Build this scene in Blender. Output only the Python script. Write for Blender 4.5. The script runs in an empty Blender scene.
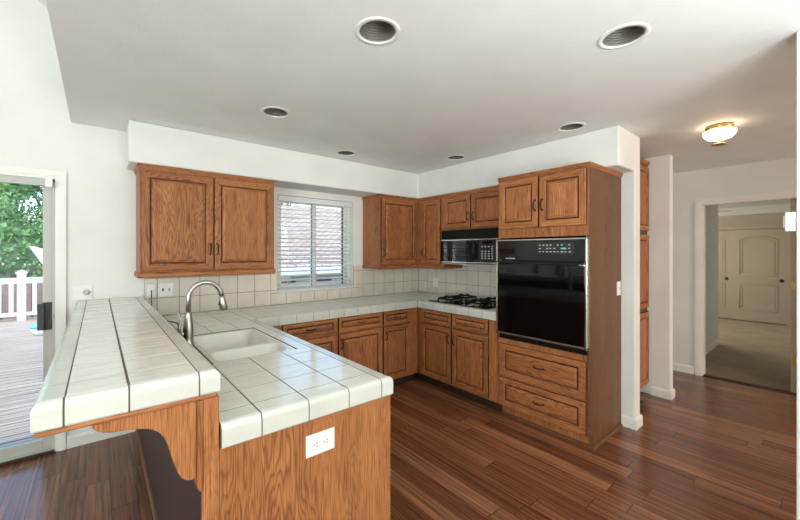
import bpy, bmesh, math, random
from mathutils import Vector, Matrix
random.seed(7)
S = bpy.context.scene
COL = S.collection
# ------------------------------------------------------------------ camera, world, lights, exposure
F, CX, CY, YAW, EYE = 358.5, 385.27, 252.0, 38.7156, 1.4665
cd = bpy.data.cameras.new('camera'); cam = bpy.data.objects.new('camera', cd); COL.objects.link(cam)
cd.sensor_width = 36; cd.lens = F*36/800; cd.shift_x = (400-CX)/800; cd.shift_y = (CY-260)/800
cd.clip_start = .02; cd.clip_end = 300
cam.location = (0, 0, EYE); cam.rotation_euler = (math.pi/2, 0, -math.radians(YAW))
S.camera = cam
S.view_settings.view_transform = 'Standard'; S.view_settings.look = 'None'
S.view_settings.gamma = 1; S.view_settings.use_curve_mapping = False
S.view_settings.exposure = 0.42
W = bpy.data.worlds.new('world'); S.world = W; W.use_nodes = True
wn = W.node_tree.nodes; wl = W.node_tree.links
bg = wn['Background']; sky = wn.new('ShaderNodeTexSky'); sky.sky_type = 'NISHITA'
sky.sun_disc = False; sky.sun_elevation = math.radians(52); sky.sun_rotation = math.radians(200)
wl.new(sky.outputs[0], bg.inputs[0]); bg.inputs[1].default_value = 0.5
def light(name, kind, loc, direction, energy, color=(1,1,1), sx=1, sy=1):
    l = bpy.data.lights.new(name, kind); l.energy = energy; l.color = color
    if kind == 'AREA': l.shape = 'RECTANGLE'; l.size = sx; l.size_y = sy
    o = bpy.data.objects.new(name, l); COL.objects.link(o); o.location = loc
    o.rotation_euler = Vector(direction).to_track_quat('-Z', 'Y').to_euler()
    return o
sun = light('sun', 'SUN', (0, -5, 20), (.6, .1, -1), 2.3, (1, .95, .88)); sun.data.angle = .02
# daylight of the windows in the living area (left wall) and of the glazed wall behind the camera
light('window_light_left', 'AREA', (-4.85, -1.9, 1.5), (1, 0, .7), 315, (.96, 1, 1), 3.6, 2.3)
light('window_light_rear', 'AREA', (-.6, -4.05, 1.5), (0, 1, .8), 42, (.94, 1, .99), 5.0, 2.3)
# added fill aimed up at the ceiling behind the camera, in place of a flash
light('ceiling_fill', 'AREA', (.6, -1.6, 1.15), (0.05, .12, 1), 105, (.95, 1, .99), 1.6, 1.6)
light('bedroom_fill', 'AREA', (9.2, 3.05, 1.7), (-.2, -1, -.7), 50, (1, .90, .77), 2.0, 1.4)  # fill added to light the bedroom, no window modelled here
light('bedroom_fill_side', 'AREA', (8.4, -2.45, 1.5), (-.2, 1, -.6), 16, (1, .88, .76), 1.6, 1.3)  # weaker second fill added to lighten the front of the carpet
light('hall_fill', 'AREA', (4.1, -4.05, 1.4), (0, 1, .15), 72, (1, .86, .75), 1.8, 2.0)  # unseen warm fill added to brighten the hall walls

# ------------------------------------------------------------------ materials
def new_mat(name):
    m = bpy.data.materials.new(name); m.use_nodes = True
    nt = m.node_tree; return m, nt, nt.nodes['Principled BSDF']
def N(nt, t, **kw):
    n = nt.nodes.new(t)
    for k, v in kw.items(): setattr(n, k, v)
    return n
def ramp(nt, stops):
    r = N(nt, 'ShaderNodeValToRGB'); e = r.color_ramp.elements
    while len(e) > 1: e.remove(e[-1])
    e[0].position = stops[0][0]; e[0].color = (*stops[0][1], 1)
    for p, c in stops[1:]:
        x = e.new(p); x.color = (*c, 1)
    return r
def math_(nt, op, a, b=None, c=None):
    n = N(nt, 'ShaderNodeMath', operation=op)
    for i, v in enumerate((a, b, c)):
        if v is None: continue
        if isinstance(v, (int, float)): n.inputs[i].default_value = v
        else: nt.links.new(v, n.inputs[i])
    return n.outputs[0]
def mixc(nt, f, a, b, mode='MIX'):
    n = N(nt, 'ShaderNodeMix', data_type='RGBA', blend_type=mode)
    for s, v in ((n.inputs[0], f), (n.inputs[6], a), (n.inputs[7], b)):
        if isinstance(v, (int, float)): s.default_value = v
        elif isinstance(v, tuple): s.default_value = (*v, 1)
        else: nt.links.new(v, s)
    return n.outputs[2]
def bump(nt, bsdf, h, strength, dist):
    b = N(nt, 'ShaderNodeBump'); b.inputs['Strength'].default_value = strength; b.inputs['Distance'].default_value = dist
    nt.links.new(h, b.inputs['Height']); nt.links.new(b.outputs[0], bsdf.inputs['Normal'])
def noise(nt, vec, scale, detail=3, rough=.5, dist=0):
    n = N(nt, 'ShaderNodeTexNoise'); n.inputs['Scale'].default_value = scale; n.inputs['Detail'].default_value = detail
    n.inputs['Roughness'].default_value = rough; n.inputs['Distortion'].default_value = dist
    if vec is not None: nt.links.new(vec, n.inputs['Vector'])
    return n.outputs['Fac']
def mapped(nt, scale, out='Object', rnd=False):
    tc = N(nt, 'ShaderNodeTexCoord'); mp = N(nt, 'ShaderNodeMapping'); mp.inputs['Scale'].default_value = scale
    src = tc.outputs[out]
    if rnd:
        oi = N(nt, 'ShaderNodeObjectInfo'); a = N(nt, 'ShaderNodeVectorMath', operation='ADD')
        nt.links.new(src, a.inputs[0])
        cmb = N(nt, 'ShaderNodeCombineXYZ')
        k = math_(nt, 'MULTIPLY', oi.outputs['Random'], 37.0)
        for i in range(3): nt.links.new(k, cmb.inputs[i])
        nt.links.new(cmb.outputs[0], a.inputs[1]); src = a.outputs[0]
    nt.links.new(src, mp.inputs['Vector']); return mp.outputs[0]
def plain(name, col, rough=.5, metal=0, bumpy=None, emit=None, coat=0, spec=None):
    m, nt, b = new_mat(name)
    b.inputs['Base Color'].default_value = (*col, 1); b.inputs['Roughness'].default_value = rough
    b.inputs['Metallic'].default_value = metal; b.inputs['Coat Weight'].default_value = coat
    if spec is not None: b.inputs['Specular IOR Level'].default_value = spec
    v = mapped(nt, (1, 1, 1))
    if bumpy:
        bump(nt, b, noise(nt, v, bumpy[0], 4), bumpy[1], bumpy[2])
    nz = noise(nt, v, 3.0, 2)
    r = ramp(nt, [(.3, tuple(c*.96 for c in col)), (.7, tuple(min(1, c*1.03) for c in col))])
    nt.links.new(nz, r.inputs[0]); nt.links.new(r.outputs[0], b.inputs['Base Color'])
    if emit: b.inputs['Emission Color'].default_value = (*emit[0], 1); b.inputs['Emission Strength'].default_value = emit[1]
    return m
def oak(name, axis, base=(.46, .168, .056), dark=(.085, .023, .009), light_=(.60, .262, .105)):
    """grain runs along axis ('v' up, 'h' sideways)"""
    m, nt, b = new_mat(name)
    tc = N(nt, 'ShaderNodeTexCoord'); oi = N(nt, 'ShaderNodeObjectInfo')
    sp = N(nt, 'ShaderNodeSeparateXYZ'); nt.links.new(tc.outputs['Object'], sp.inputs[0])
    side = math_(nt, 'ADD', sp.outputs[0], sp.outputs[1]); up = sp.outputs[2]
    rnd = math_(nt, 'MULTIPLY', oi.outputs['Random'], 23.0)
    a, g = (side, up) if axis == 'v' else (up, side)      # a across the grain, g along it
    def vec(sa, sg):
        c = N(nt, 'ShaderNodeCombineXYZ')
        nt.links.new(math_(nt, 'ADD', math_(nt, 'MULTIPLY', a, sa), rnd), c.inputs[0])
        nt.links.new(math_(nt, 'MULTIPLY', g, sg), c.inputs[1]); nt.links.new(rnd, c.inputs[2])
        return c.outputs[0]
    # boards glued side by side
    board = N(nt, 'ShaderNodeTexWhiteNoise', noise_dimensions='1D')
    nt.links.new(math_(nt, 'FLOOR', math_(nt, 'ADD', math_(nt, 'MULTIPLY', a, 11.0), rnd)), board.inputs['W'])
    # cathedral figure: contour lines of a stretched noise
    warp = noise(nt, vec(8, .95), 1.0, 2.5, .5, .3)
    rings = math_(nt, 'FRACT', math_(nt, 'ADD', math_(nt, 'MULTIPLY', warp, 27.0), board.outputs[0]))
    r1 = ramp(nt, [(0, (1, 1, 1)), (.25, (.35,)*3), (.5, (.05,)*3), (.8, (.2,)*3), (1, (1, 1, 1))]); nt.links.new(rings, r1.inputs[0])
    pores = noise(nt, vec(380, 6), 1.0, 3, .65)
    r2 = ramp(nt, [(.46, (0, 0, 0)), (.62, (1, 1, 1))]); nt.links.new(pores, r2.inputs[0])
    patch = noise(nt, vec(3, .8), 1.0, 2)
    c0 = mixc(nt, patch, light_, base)
    c1 = mixc(nt, math_(nt, 'MULTIPLY', board.outputs[0], .45), c0, tuple(x*.68 for x in base))
    msk = ramp(nt, [(.35, (.25,)*3), (.62, (1, 1, 1))]); nt.links.new(noise(nt, vec(5, .35), 1.0, 1), msk.inputs[0])
    c2 = mixc(nt, math_(nt, 'MULTIPLY', math_(nt, 'MULTIPLY', r1.outputs[0], .66), msk.outputs[0]), c1, dark)
    c3 = mixc(nt, math_(nt, 'MULTIPLY', r2.outputs[0], .66), c2, dark)
    nt.links.new(c3, b.inputs['Base Color']); b.inputs['Roughness'].default_value = .42; b.inputs['Specular IOR Level'].default_value = .22
    bump(nt, b, pores, .12, .002)
    return m
M = {}
M['oak_v'] = oak('oak_vertical_grain', 'v'); M['oak_h'] = oak('oak_horizontal_grain', 'h')
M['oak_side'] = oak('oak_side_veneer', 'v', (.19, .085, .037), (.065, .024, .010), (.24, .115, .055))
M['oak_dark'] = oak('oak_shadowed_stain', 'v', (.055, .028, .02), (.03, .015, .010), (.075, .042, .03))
M['wall'] = plain('wall_paint', (.765, .78, .745), .75, bumpy=(90, .08, .003))
M['ceiling'] = plain('ceiling_paint', (.80, .835, .825), .6, bumpy=(60, .22, .005))
M['white'] = plain('white_trim_paint', (.82, .82, .78), .4)
M['almond'] = plain('almond_door_frame', (.50, .505, .45), .4)
M['plate'] = plain('white_plastic', (.82, .83, .81), .35)
M['plate_dark'] = plain('outlet_slot', (.03, .03, .03), .5)
M['hall_door'] = plain('hall_door_paint', (.50, .435, .345), .45)
M['bronze'] = plain('dark_bronze', (.035, .026, .02), .38, .8)
M['brass'] = plain('brass', (.55, .38, .16), .28, 1)
M['steel'] = plain('brushed_nickel', (.40, .385, .35), .28, 1)
M['chrome'] = plain('bright_trim', (.62, .62, .58), .25, 1)
M['black'] = plain('black_enamel', (.003, .003, .003), .22)
M['blackmat'] = plain('black_cast_iron', (.004, .004, .004), .5, spec=.22)
M['glassblack'] = plain('black_oven_glass', (.002, .002, .002), .04, spec=.42)
M['panelgrey'] = plain('control_panel_grey', (.02, .023, .024), .2)
M['sink'] = plain('sink_enamel', (.72, .695, .63), .18)
M['grout'] = plain('brown_grout', (.13, .095, .065), .9)
M['grout_l'] = plain('tan_grout', (.15, .11, .075), .9)
M['baffle'] = plain('dark_baffle', (.17, .165, .15), .4, .2)
M['rubber'] = plain('dark_grey_plastic', (.045, .05, .055), .4)
M['blue'] = plain('oval_blue', (.16, .45, .68), .4)
M['rail_white'] = plain('white_railing_paint', (.85, .87, .9), .4)
M['fence'] = plain('reddish_fence_boards', (.36, .22, .20), .8)
M['stucco'] = plain('pale_house_wall', (.70, .68, .64), .9)
M['knob_b'] = plain('bronze_knob', (.05, .04, .03), .4, .6)
M['glow'] = plain('frosted_lamp_glass', (.9, .8, .6), .5, emit=((1, .78, .55), 5.0))
M['bulb'] = plain('lamp_bulb', (.8, .76, .66), .4)
M['digits'] = plain('teal_display', (.05, .3, .32), .4, emit=((.1, .75, .8), .35))
M['print'] = plain('grey_print', (.42, .42, .40), .5)
M['blind'] = plain('blind_slat_white', (.74, .76, .77), .45)
def tile_mat(name, col, rough, sx, sy, sz, st):
    m, nt, b = new_mat(name)
    v = mapped(nt, (sx, sy, sz)); v2 = mapped(nt, (1, 1, 1))
    n1 = noise(nt, v2, 7, 3)
    r = ramp(nt, [(.3, tuple(c*.93 for c in col)), (.7, tuple(min(1, c*1.04) for c in col))]); nt.links.new(n1, r.inputs[0])
    nt.links.new(r.outputs[0], b.inputs['Base Color']); b.inputs['Roughness'].default_value = rough
    bump(nt, b, noise(nt, v, 1, 2), st, .004)
    return m
M['tile'] = tile_mat('glazed_white_tile', (.76, .765, .70), .09, 9, 26, 20, .55)
M['tile_cap'] = tile_mat('glazed_edge_tile', (.61, .62, .565), .15, 14, 14, 14, .12)
M['splash'] = tile_mat('beige_wall_tile', (.72, .665, .575), .28, 18, 18, 18, .15)
def floor_mat():
    m, nt, b = new_mat('hand_scraped_plank_floor')
    tc = N(nt, 'ShaderNodeTexCoord'); sp = N(nt, 'ShaderNodeSeparateXYZ'); nt.links.new(tc.outputs['Object'], sp.inputs[0])
    x, y = sp.outputs[0], sp.outputs[1]
    wd, L = .125, 1.15
    rx = math_(nt, 'DIVIDE', x, wd); row = math_(nt, 'FLOOR', rx)
    wn1 = N(nt, 'ShaderNodeTexWhiteNoise', noise_dimensions='1D'); nt.links.new(row, wn1.inputs['W'])
    ry = math_(nt, 'ADD', math_(nt, 'DIVIDE', y, L), math_(nt, 'MULTIPLY', wn1.outputs[0], 7.3)); colr = math_(nt, 'FLOOR', ry)
    cmb = N(nt, 'ShaderNodeCombineXYZ'); nt.links.new(row, cmb.inputs[0]); nt.links.new(colr, cmb.inputs[1])
    wn2 = N(nt, 'ShaderNodeTexWhiteNoise', noise_dimensions='2D'); nt.links.new(cmb.outputs[0], wn2.inputs['Vector'])
    r = ramp(nt, [(0, (.145, .048, .023)), (.4, (.18, .064, .029)), (.75, (.21, .080, .037)), (1, (.28, .12, .058))])
    nt.links.new(wn2.outputs[0], r.inputs[0])
    def vec(sx, sy):
        c = N(nt, 'ShaderNodeCombineXYZ'); nt.links.new(math_(nt, 'MULTIPLY', x, sx), c.inputs[0])
        nt.links.new(math_(nt, 'MULTIPLY', y, sy), c.inputs[1]); nt.links.new(math_(nt, 'MULTIPLY', wn2.outputs[0], 31), c.inputs[2])
        return c.outputs[0]
    streak = noise(nt, vec(64, 1.5), 1, 4, .6, .4)
    r2 = ramp(nt, [(.30, (.38, .38, .38)), (.5, (1, 1, 1)), (.72, (1.75, 1.7, 1.6))]); nt.links.new(streak, r2.inputs[0])
    c1 = mixc(nt, 1.0, r.outputs[0], r2.outputs[0], 'MULTIPLY')
    fx = math_(nt, 'FRACT', rx); fy = math_(nt, 'FRACT', ry)
    ex = math_(nt, 'MINIMUM', fx, math_(nt, 'SUBTRACT', 1.0, fx)); ey = math_(nt, 'MINIMUM', fy, math_(nt, 'SUBTRACT', 1.0, fy))
    gx = math_(nt, 'LESS_THAN', ex, .018); gy = math_(nt, 'LESS_THAN', ey, .0022)
    g = math_(nt, 'MAXIMUM', gx, gy)
    c2 = mixc(nt, math_(nt, 'MULTIPLY', g, .75), c1, (.02, .01, .006))
    nt.links.new(c2, b.inputs['Base Color'])
    rr = math_(nt, 'ADD', math_(nt, 'MULTIPLY', streak, .16), .12); nt.links.new(rr, b.inputs['Roughness'])
    b.inputs['Specular IOR Level'].default_value = .6
    h = math_(nt, 'SUBTRACT', math_(nt, 'ADD', math_(nt, 'MULTIPLY', streak, .25), math_(nt, 'MULTIPLY', noise(nt, vec(9, 2.2), 1, 2), .5)), g)
    bump(nt, b, h, .22, .0035)
    return m
M['floor'] = floor_mat()
def carpet_mat():
    m, nt, b = new_mat('beige_carpet'); v = mapped(nt, (1, 1, 1))
    r = ramp(nt, [(.3, (.30, .245, .17)), (.7, (.42, .35, .25))]); nt.links.new(noise(nt, v, 3, 6, .7), r.inputs[0])
    nt.links.new(r.outputs[0], b.inputs['Base Color']); b.inputs['Roughness'].default_value = .95
    bump(nt, b, noise(nt, v, 250, 2), .5, .01); return m
M['carpet'] = carpet_mat()
def deck_mat():
    m, nt, b = new_mat('weathered_deck_board'); v = mapped(nt, (1.2, 34, 1))
    r = ramp(nt, [(.3, (.22, .14, .105)), (.5, (.46, .34, .27)), (.72, (.66, .55, .47))]); nt.links.new(noise(nt, v, 1, 5, .7), r.inputs[0])
    nt.links.new(r.outputs[0], b.inputs['Base Color']); b.inputs['Roughness'].default_value = .5; return m
M['deck'] = deck_mat()
def shingle_mat():
    m, nt, b = new_mat('pale_roof_shingles')
    tc = N(nt, 'ShaderNodeTexCoord'); br = N(nt, 'ShaderNodeTexBrick'); nt.links.new(tc.outputs['UV'], br.inputs['Vector'])
    br.inputs['Color1'].default_value = (.42, .30, .225, 1); br.inputs['Color2'].default_value = (.57, .45, .37, 1); br.inputs['Mortar'].default_value = (.10, .075, .07, 1)
    br.inputs['Scale'].default_value = 1; br.inputs['Brick Width'].default_value = .30; br.inputs['Row Height'].default_value = .16; br.inputs['Mortar Size'].default_value = .018
    nt.links.new(br.outputs[0], b.inputs['Base Color']); b.inputs['Roughness'].default_value = .9; return m
M['shingle'] = shingle_mat()
def leaf_mat(name, c1, c2):
    m, nt, b = new_mat(name); v = mapped(nt, (1, 1, 1))
    r = ramp(nt, [(.35, c1), (.65, c2)]); nt.links.new(noise(nt, v, 2.5, 4, .7), r.inputs[0])
    nt.links.new(r.outputs[0], b.inputs['Base Color']); b.inputs['Roughness'].default_value = .6
    b.inputs['Transmission Weight'].default_value = 0; return m
M['leaf_a'] = leaf_mat('light_green_leaves', (.14, .30, .05), (.62, .76, .28))
M['leaf_b'] = leaf_mat('mid_green_leaves', (.07, .18, .06), (.26, .46, .17))
M['bark'] = plain('bark', (.16, .12, .09), .9, bumpy=(20, .5, .02))
M['ground'] = plain('garden_ground', (.16, .20, .09), .95)
def glass_mat(name, refl=.10, tint=(1, 1, 1)):
    m = bpy.data.materials.new(name); m.use_nodes = True; nt = m.node_tree; nt.nodes.clear()
    o = N(nt, 'ShaderNodeOutputMaterial'); t = N(nt, 'ShaderNodeBsdfTransparent'); g = N(nt, 'ShaderNodeBsdfGlossy')
    g.inputs['Roughness'].default_value = .02; t.inputs[0].default_value = (*tint, 1)
    fr = N(nt, 'ShaderNodeFresnel'); fr.inputs[0].default_value = 1.45
    mx = N(nt, 'ShaderNodeMixShader'); nt.links.new(math_(nt, 'MULTIPLY', fr.outputs[0], .5), mx.inputs[0])
    nt.links.new(t.outputs[0], mx.inputs[1]); nt.links.new(g.outputs[0], mx.inputs[2]); nt.links.new(mx.outputs[0], o.inputs[0])
    return m
M['glass'] = glass_mat('window_glass', tint=(.93, .97, .96))

# ------------------------------------------------------------------ mesh helpers
WL = {}
class MB:
    def __init__(s): s.bm = bmesh.new(); s.mi = 0
    def box(s, x0, x1, y0, y1, z0, z1, mi=0):
        x0, x1 = min(x0, x1), max(x0, x1); y0, y1 = min(y0, y1), max(y0, y1); z0, z1 = min(z0, z1), max(z0, z1)
        v = [s.bm.verts.new(p) for p in ((x0,y0,z0),(x1,y0,z0),(x1,y1,z0),(x0,y1,z0),(x0,y0,z1),(x1,y0,z1),(x1,y1,z1),(x0,y1,z1))]
        for f in ((0,3,2,1),(4,5,6,7),(0,1,5,4),(1,2,6,5),(2,3,7,6),(3,0,4,7)):
            s.bm.faces.new([v[i] for i in f]).material_index = mi
        return s
    def tile(s, x0, x1, y0, y1, z0, z1, ax='z', g=.0022, c=.0015, mi=0):
        """chamfered tile; ax is the axis it faces: 'z' up, 'y' faces -y, 'x' faces -x"""
        def P(a, b, h):
            return {'z': (a, b, h), 'y': (a, h, b), 'x': (h, a, b)}[ax]
        if ax == 'z': A = (x0+g, x1-g); Bb = (y0+g, y1-g); lo, hi = z0, z1
        if ax == 'y': A = (x0+g, x1-g); Bb = (z0+g, z1-g); lo, hi = y1, y0
        if ax == 'x': A = (y0+g, y1-g); Bb = (z0+g, z1-g); lo, hi = x1, x0
        if A[1]-A[0] < .006 or Bb[1]-Bb[0] < .006: return
        mid = hi + (c if hi < lo else -c)
        rings = []
        for h, i in ((lo, 0), (mid, 0), (hi, c)):
            rings.append([s.bm.verts.new(P(a, b, h)) for a, b in ((A[0]+i, Bb[0]+i), (A[1]-i, Bb[0]+i), (A[1]-i, Bb[1]-i), (A[0]+i, Bb[1]-i))])
        for r0, r1 in zip(rings, rings[1:]):
            for k in range(4): s.bm.faces.new((r0[k], r0[(k+1) % 4], r1[(k+1) % 4], r1[k])).material_index = mi
        s.bm.faces.new(rings[-1]).material_index = mi
    def sweep(s, path, prof, mi=0, closed=False):
        """closed profile (out, z) carried along an xy path; out is to the right of travel"""
        P = [Vector((p[0], p[1])) for p in path]; n = len(P); rings = []
        for i in range(n):
            if closed: d1 = (P[i]-P[i-1]).normalized(); d2 = (P[(i+1) % n]-P[i]).normalized()
            else:
                d1 = (P[i]-P[i-1]).normalized() if i else (P[1]-P[0]).normalized()
                d2 = (P[i+1]-P[i]).normalized() if i < n-1 else d1
            n1 = Vector((d1.y, -d1.x)); n2 = Vector((d2.y, -d2.x)); m = (n1+n2)/(1+n1.dot(n2))
            rings.append([s.bm.verts.new((P[i].x+m.x*u, P[i].y+m.y*u, z)) for u, z in prof])
        k = len(prof)
        R = list(zip(rings, rings[1:])) + ([(rings[-1], rings[0])] if closed else [])
        for a, b in R:
            for j in range(k): s.bm.faces.new((a[j], a[(j+1) % k], b[(j+1) % k], b[j])).material_index = mi
        if not closed: s.bm.faces.new(rings[0][::-1]).material_index = mi; s.bm.faces.new(rings[-1]).material_index = mi
        return s
    def tube(s, pts, r, seg=10, mi=0, caps=True):
        pts = [Vector(p) for p in pts]; n = len(pts); rings = []
        rs = r if isinstance(r, (list, tuple)) else [r]*n
        t0 = (pts[1]-pts[0]).normalized(); up = Vector((0, 0, 1)) if abs(t0.z) < .9 else Vector((1, 0, 0))
        u = t0.cross(up).normalized()
        for i in range(n):
            t = (pts[min(i+1, n-1)]-pts[max(i-1, 0)]).normalized()
            u = (u - t*u.dot(t)).normalized(); w = t.cross(u)
            rings.append([s.bm.verts.new(pts[i] + (u*math.cos(a)+w*math.sin(a))*rs[i]) for a in (2*math.pi*k/seg for k in range(seg))])
        for a, b in zip(rings, rings[1:]):
            for k in range(seg):
                f = s.bm.faces.new((a[k], a[(k+1) % seg], b[(k+1) % seg], b[k])); f.material_index = mi; f.smooth = True
        if caps: s.bm.faces.new(rings[0][::-1]).material_index = mi; s.bm.faces.new(rings[-1]).material_index = mi
        return s
    def lathe(s, c, prof, seg=32, axis='z', mi=0, smooth=True, caps=True):
        """profile (radius, height) turned about an axis through c"""
        rings = []
        for r, h in prof:
            ring = []
            for k in range(seg):
                a = 2*math.pi*k/seg; p, q = r*math.cos(a), r*math.sin(a)
                o = {'z': (p, q, h), 'x': (-h, p, q), 'y': (p, -h, q)}[axis]
                ring.append(s.bm.verts.new((c[0]+o[0], c[1]+o[1], c[2]+o[2])))
            rings.append(ring)
        for a, b in zip(rings, rings[1:]):
            for k in range(seg):
                f = s.bm.faces.new((a[k], a[(k+1) % seg], b[(k+1) % seg], b[k])); f.material_index = mi; f.smooth = smooth
        for ring, rr in ((rings[0], prof[0][0]), (rings[-1], prof[-1][0])):
            if rr > 1e-5 and caps: s.bm.faces.new(ring).material_index = mi
        return s
    def prism(s, pts, fn, d0, d1, mi=0):
        """2-D outline extruded; fn(a, b, depth) gives the 3-D point"""
        a = [s.bm.verts.new(fn(p, q, d0)) for p, q in pts]; b = [s.bm.verts.new(fn(p, q, d1)) for p, q in pts]; n = len(pts)
        for k in range(n): s.bm.faces.new((a[k], a[(k+1) % n], b[(k+1) % n], b[k])).material_index = mi
        s.bm.faces.new(a[::-1]).material_index = mi; s.bm.faces.new(b).material_index = mi
        return s
    def build(s, name, mats, parent=None, bev=0, origin=None, normals=True):
        if normals: bmesh.ops.recalc_face_normals(s.bm, faces=s.bm.faces)
        xs = [v.co for v in s.bm.verts]
        lo = Vector([min(v[i] for v in xs) for i in range(3)]); hi = Vector([max(v[i] for v in xs) for i in range(3)])
        o = Vector(((lo.x+hi.x)/2, (lo.y+hi.y)/2, lo.z)) if origin is None else Vector(origin)
        bmesh.ops.translate(s.bm, verts=s.bm.verts, vec=-o)
        me = bpy.data.meshes.new(name); s.bm.to_mesh(me); s.bm.free()
        for m in (mats if isinstance(mats, (list, tuple)) else [mats]): me.materials.append(M[m] if isinstance(m, str) else m)
        ob = bpy.data.objects.new(name, me); COL.objects.link(ob); WL[ob] = o.copy()
        if parent: ob.parent = parent; ob.location = o - WL[parent]
        else: ob.location = o
        if bev:
            b = ob.modifiers.new('bevel', 'BEVEL'); b.width = bev; b.segments = 2; b.limit_method = 'ANGLE'; b.angle_limit = .6
        return ob
def tag(o, label=None, cat=None, group=None, kind=None):
    for k, v in (('label', label), ('category', cat), ('group', group), ('kind', kind)):
        if v: o[k] = v
    return o
def thing(name, label, cat, loc, group=None):
    o = bpy.data.objects.new(name, None); COL.objects.link(o); o.location = loc; WL[o] = Vector(loc); o.empty_display_size = .05
    return tag(o, label, cat, group)
def struct(o): o['kind'] = 'structure'; return o
def snode(name, loc):
    o = bpy.data.objects.new(name, None); COL.objects.link(o); o.location = loc; WL[o] = Vector(loc); o['kind'] = 'structure'; return o
def clone(root, loc):
    r = root.copy(); COL.objects.link(r); r.location = loc; WL[r] = Vector(loc)
    def kids(a, b):
        for ch in list(a.children):
            c = ch.copy(); COL.objects.link(c); c.parent = b; WL[c] = Vector(loc)+ch.location; kids(ch, c)
    kids(root, r); return r
def frame(face, o):
    """maps (u sideways to the viewer's right, v up, w outwards) to the world"""
    o = Vector(o)
    U = {'y': Vector((1, 0, 0)), 'x': Vector((0, -1, 0))}[face]; Wd = {'y': Vector((0, -1, 0)), 'x': Vector((-1, 0, 0))}[face]
    return lambda u, v, w: o + U*u + Vector((0, 0, v)) + Wd*w

YB, XR = 3.578, 3.462            # kitchen's window wall and cooktop wall
H = 2.44
# ------------------------------------------------------------------ structure
b = MB(); b.box(-5, 5.62, -4.2, YB+.12, -.06, 0); struct(b.build('floor', 'floor'))
b = MB(); b.box(5.62, 11.0, -2.6, 3.2, -.06, .004); struct(b.build('floor_carpet', 'carpet'))
b = MB(); b.prism([(5.575, 0), (5.665, 0), (5.65, .012), (5.59, .012)], lambda a, c, d: (a, d, c), .205, .967); struct(b.build('trim_5', 'oak_dark'))
b = MB(); b.box(-2.1, -.25, 3.545, 3.5775, 0, .022); struct(b.build('trim_8', 'oak_dark', bev=.004))
# back wall with sliding door and window openings
SX0, SX1, SZ = -2.1, -.245, 2.0
WX0, WX1, WZ0, WZ1 = 1.447, 2.372, 1.045, 2.06
b = MB()
y0, y1 = YB, YB+.12
b.box(-5, SX0, y0, y1, 0, 5); b.box(SX0, SX1, y0, y1, SZ, 5)
b.box(SX1, WX0, y0, y1, 0, 5); b.box(WX0, WX1, y0, y1, 0, WZ0); b.box(WX0, WX1, y0, y1, WZ1, 5); b.box(WX1, XR+.13, y0, y1, 0, 5)
struct(b.build('wall_back', 'wall'))
b = MB(); b.box(XR, XR+.13, 1.02, YB, 0, H); struct(b.build('wall_right', 'wall', bev=.012))
b = MB(); b.box(4.438, 4.54, 1.008, 3.0, 0, H); struct(b.build('wall_pantry', 'wall', bev=.008))
b = MB(); b.box(XR+.13, 4.438, 1.95, 2.05, 0, H); struct(b.build('wall_behind_pantry', 'wall'))
XF = 5.584; DY0, DY1, DZ = .205, .967, 2.032
b = MB(); b.box(XF, XF+.11, -4.2, DY0, 0, H); b.box(XF, XF+.11, DY1, 1.7, 0, H); b.box(XF, XF+.11, DY0, DY1, DZ, H)
struct(b.build('wall_hall', 'wall'))
b = MB(); b.box(4.54, XF, 1.6, 1.7, 0, H); struct(b.build('wall_hall_end', 'wall'))
b = MB(); b.box(2.405, 2.525, -4.2, .10, 0, H); struct(b.build('wall_near', 'wall', bev=.006))
b = MB(); b.box(-5, XF+.11, -4.3, -4.2, 0, 5); struct(b.build('wall_rear', 'wall'))
b = MB(); b.box(-5.1, -5, -4.3, YB+.12, 0, 5); struct(b.build('wall_left', 'wall'))
# bedroom beyond
b = MB(); b.box(XF+.11, 7.63, 1.14, 1.24, 0, H); struct(b.build('wall_bedroom_left', 'wall'))
b = MB(); b.box(7.63, 7.73, 1.14, 3.2, 0, H); struct(b.build('wall_bedroom_return', 'wall'))
b = MB(); b.box(10.80, 10.9, -2.6, 3.2, 0, H); struct(b.build('wall_bedroom_back', 'wall'))
b = MB(); b.box(7.73, 10.8, 3.1, 3.2, 0, H); b.box(XF+.11, 10.8, -2.6, -2.5, 0, H); struct(b.build('wall_bedroom_side', 'wall'))
b = MB(); b.box(XF+.11, 10.9, -2.6, 3.2, H, H+.1); struct(b.build('ceiling_bedroom', 'ceiling'))
# soffit round the cabinets
b = MB()
b.prism([(.175, 3.227), (3.105, 3.227), (3.105, 1.02), (XR, 1.02), (XR, YB), (.175, YB)], lambda a, c, d: (a, c, d), 2.132, H)
struct(b.build('wall_soffit', 'wall', bev=.012))
# flat kitchen ceiling with holes for the can lights
CANS = [(.964, 1.258), (1.851, .592), (.967, 2.428), (1.903, 2.992), (2.878, 2.428), (2.875, 1.274)]
bm = bmesh.new()
def loop(pts, z):
    vs = [bm.verts.new((x, y, z)) for x, y in pts]
    return [bm.edges.new((vs[i], vs[(i+1) % len(vs)])) for i in range(len(vs))]
E = loop([(-.157, -4.2), (XF, -4.2), (XF, YB), (-.157, YB)], H)
for x, y in CANS: E += loop([(x+.082*math.cos(a), y+.082*math.sin(a)) for a in (2*math.pi*k/32 for k in range(32))], H)
bmesh.ops.triangle_fill(bm, use_beauty=True, use_dissolve=False, edges=E)
bmesh.ops.delete(bm, geom=[f for f in bm.faces if any((f.calc_center_median().x-x)**2+(f.calc_center_median().y-y)**2 < .079**2 for x, y in CANS)], context='FACES')
b = MB(); b.bm.free(); b.bm = bm
b.box(-.157, XF, -4.2, YB, 2.66, 2.72); b.box(-.157, -.057, -4.2, YB, 2.4401, 3.14)
struct(b.build('ceiling', 'ceiling'))
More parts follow.
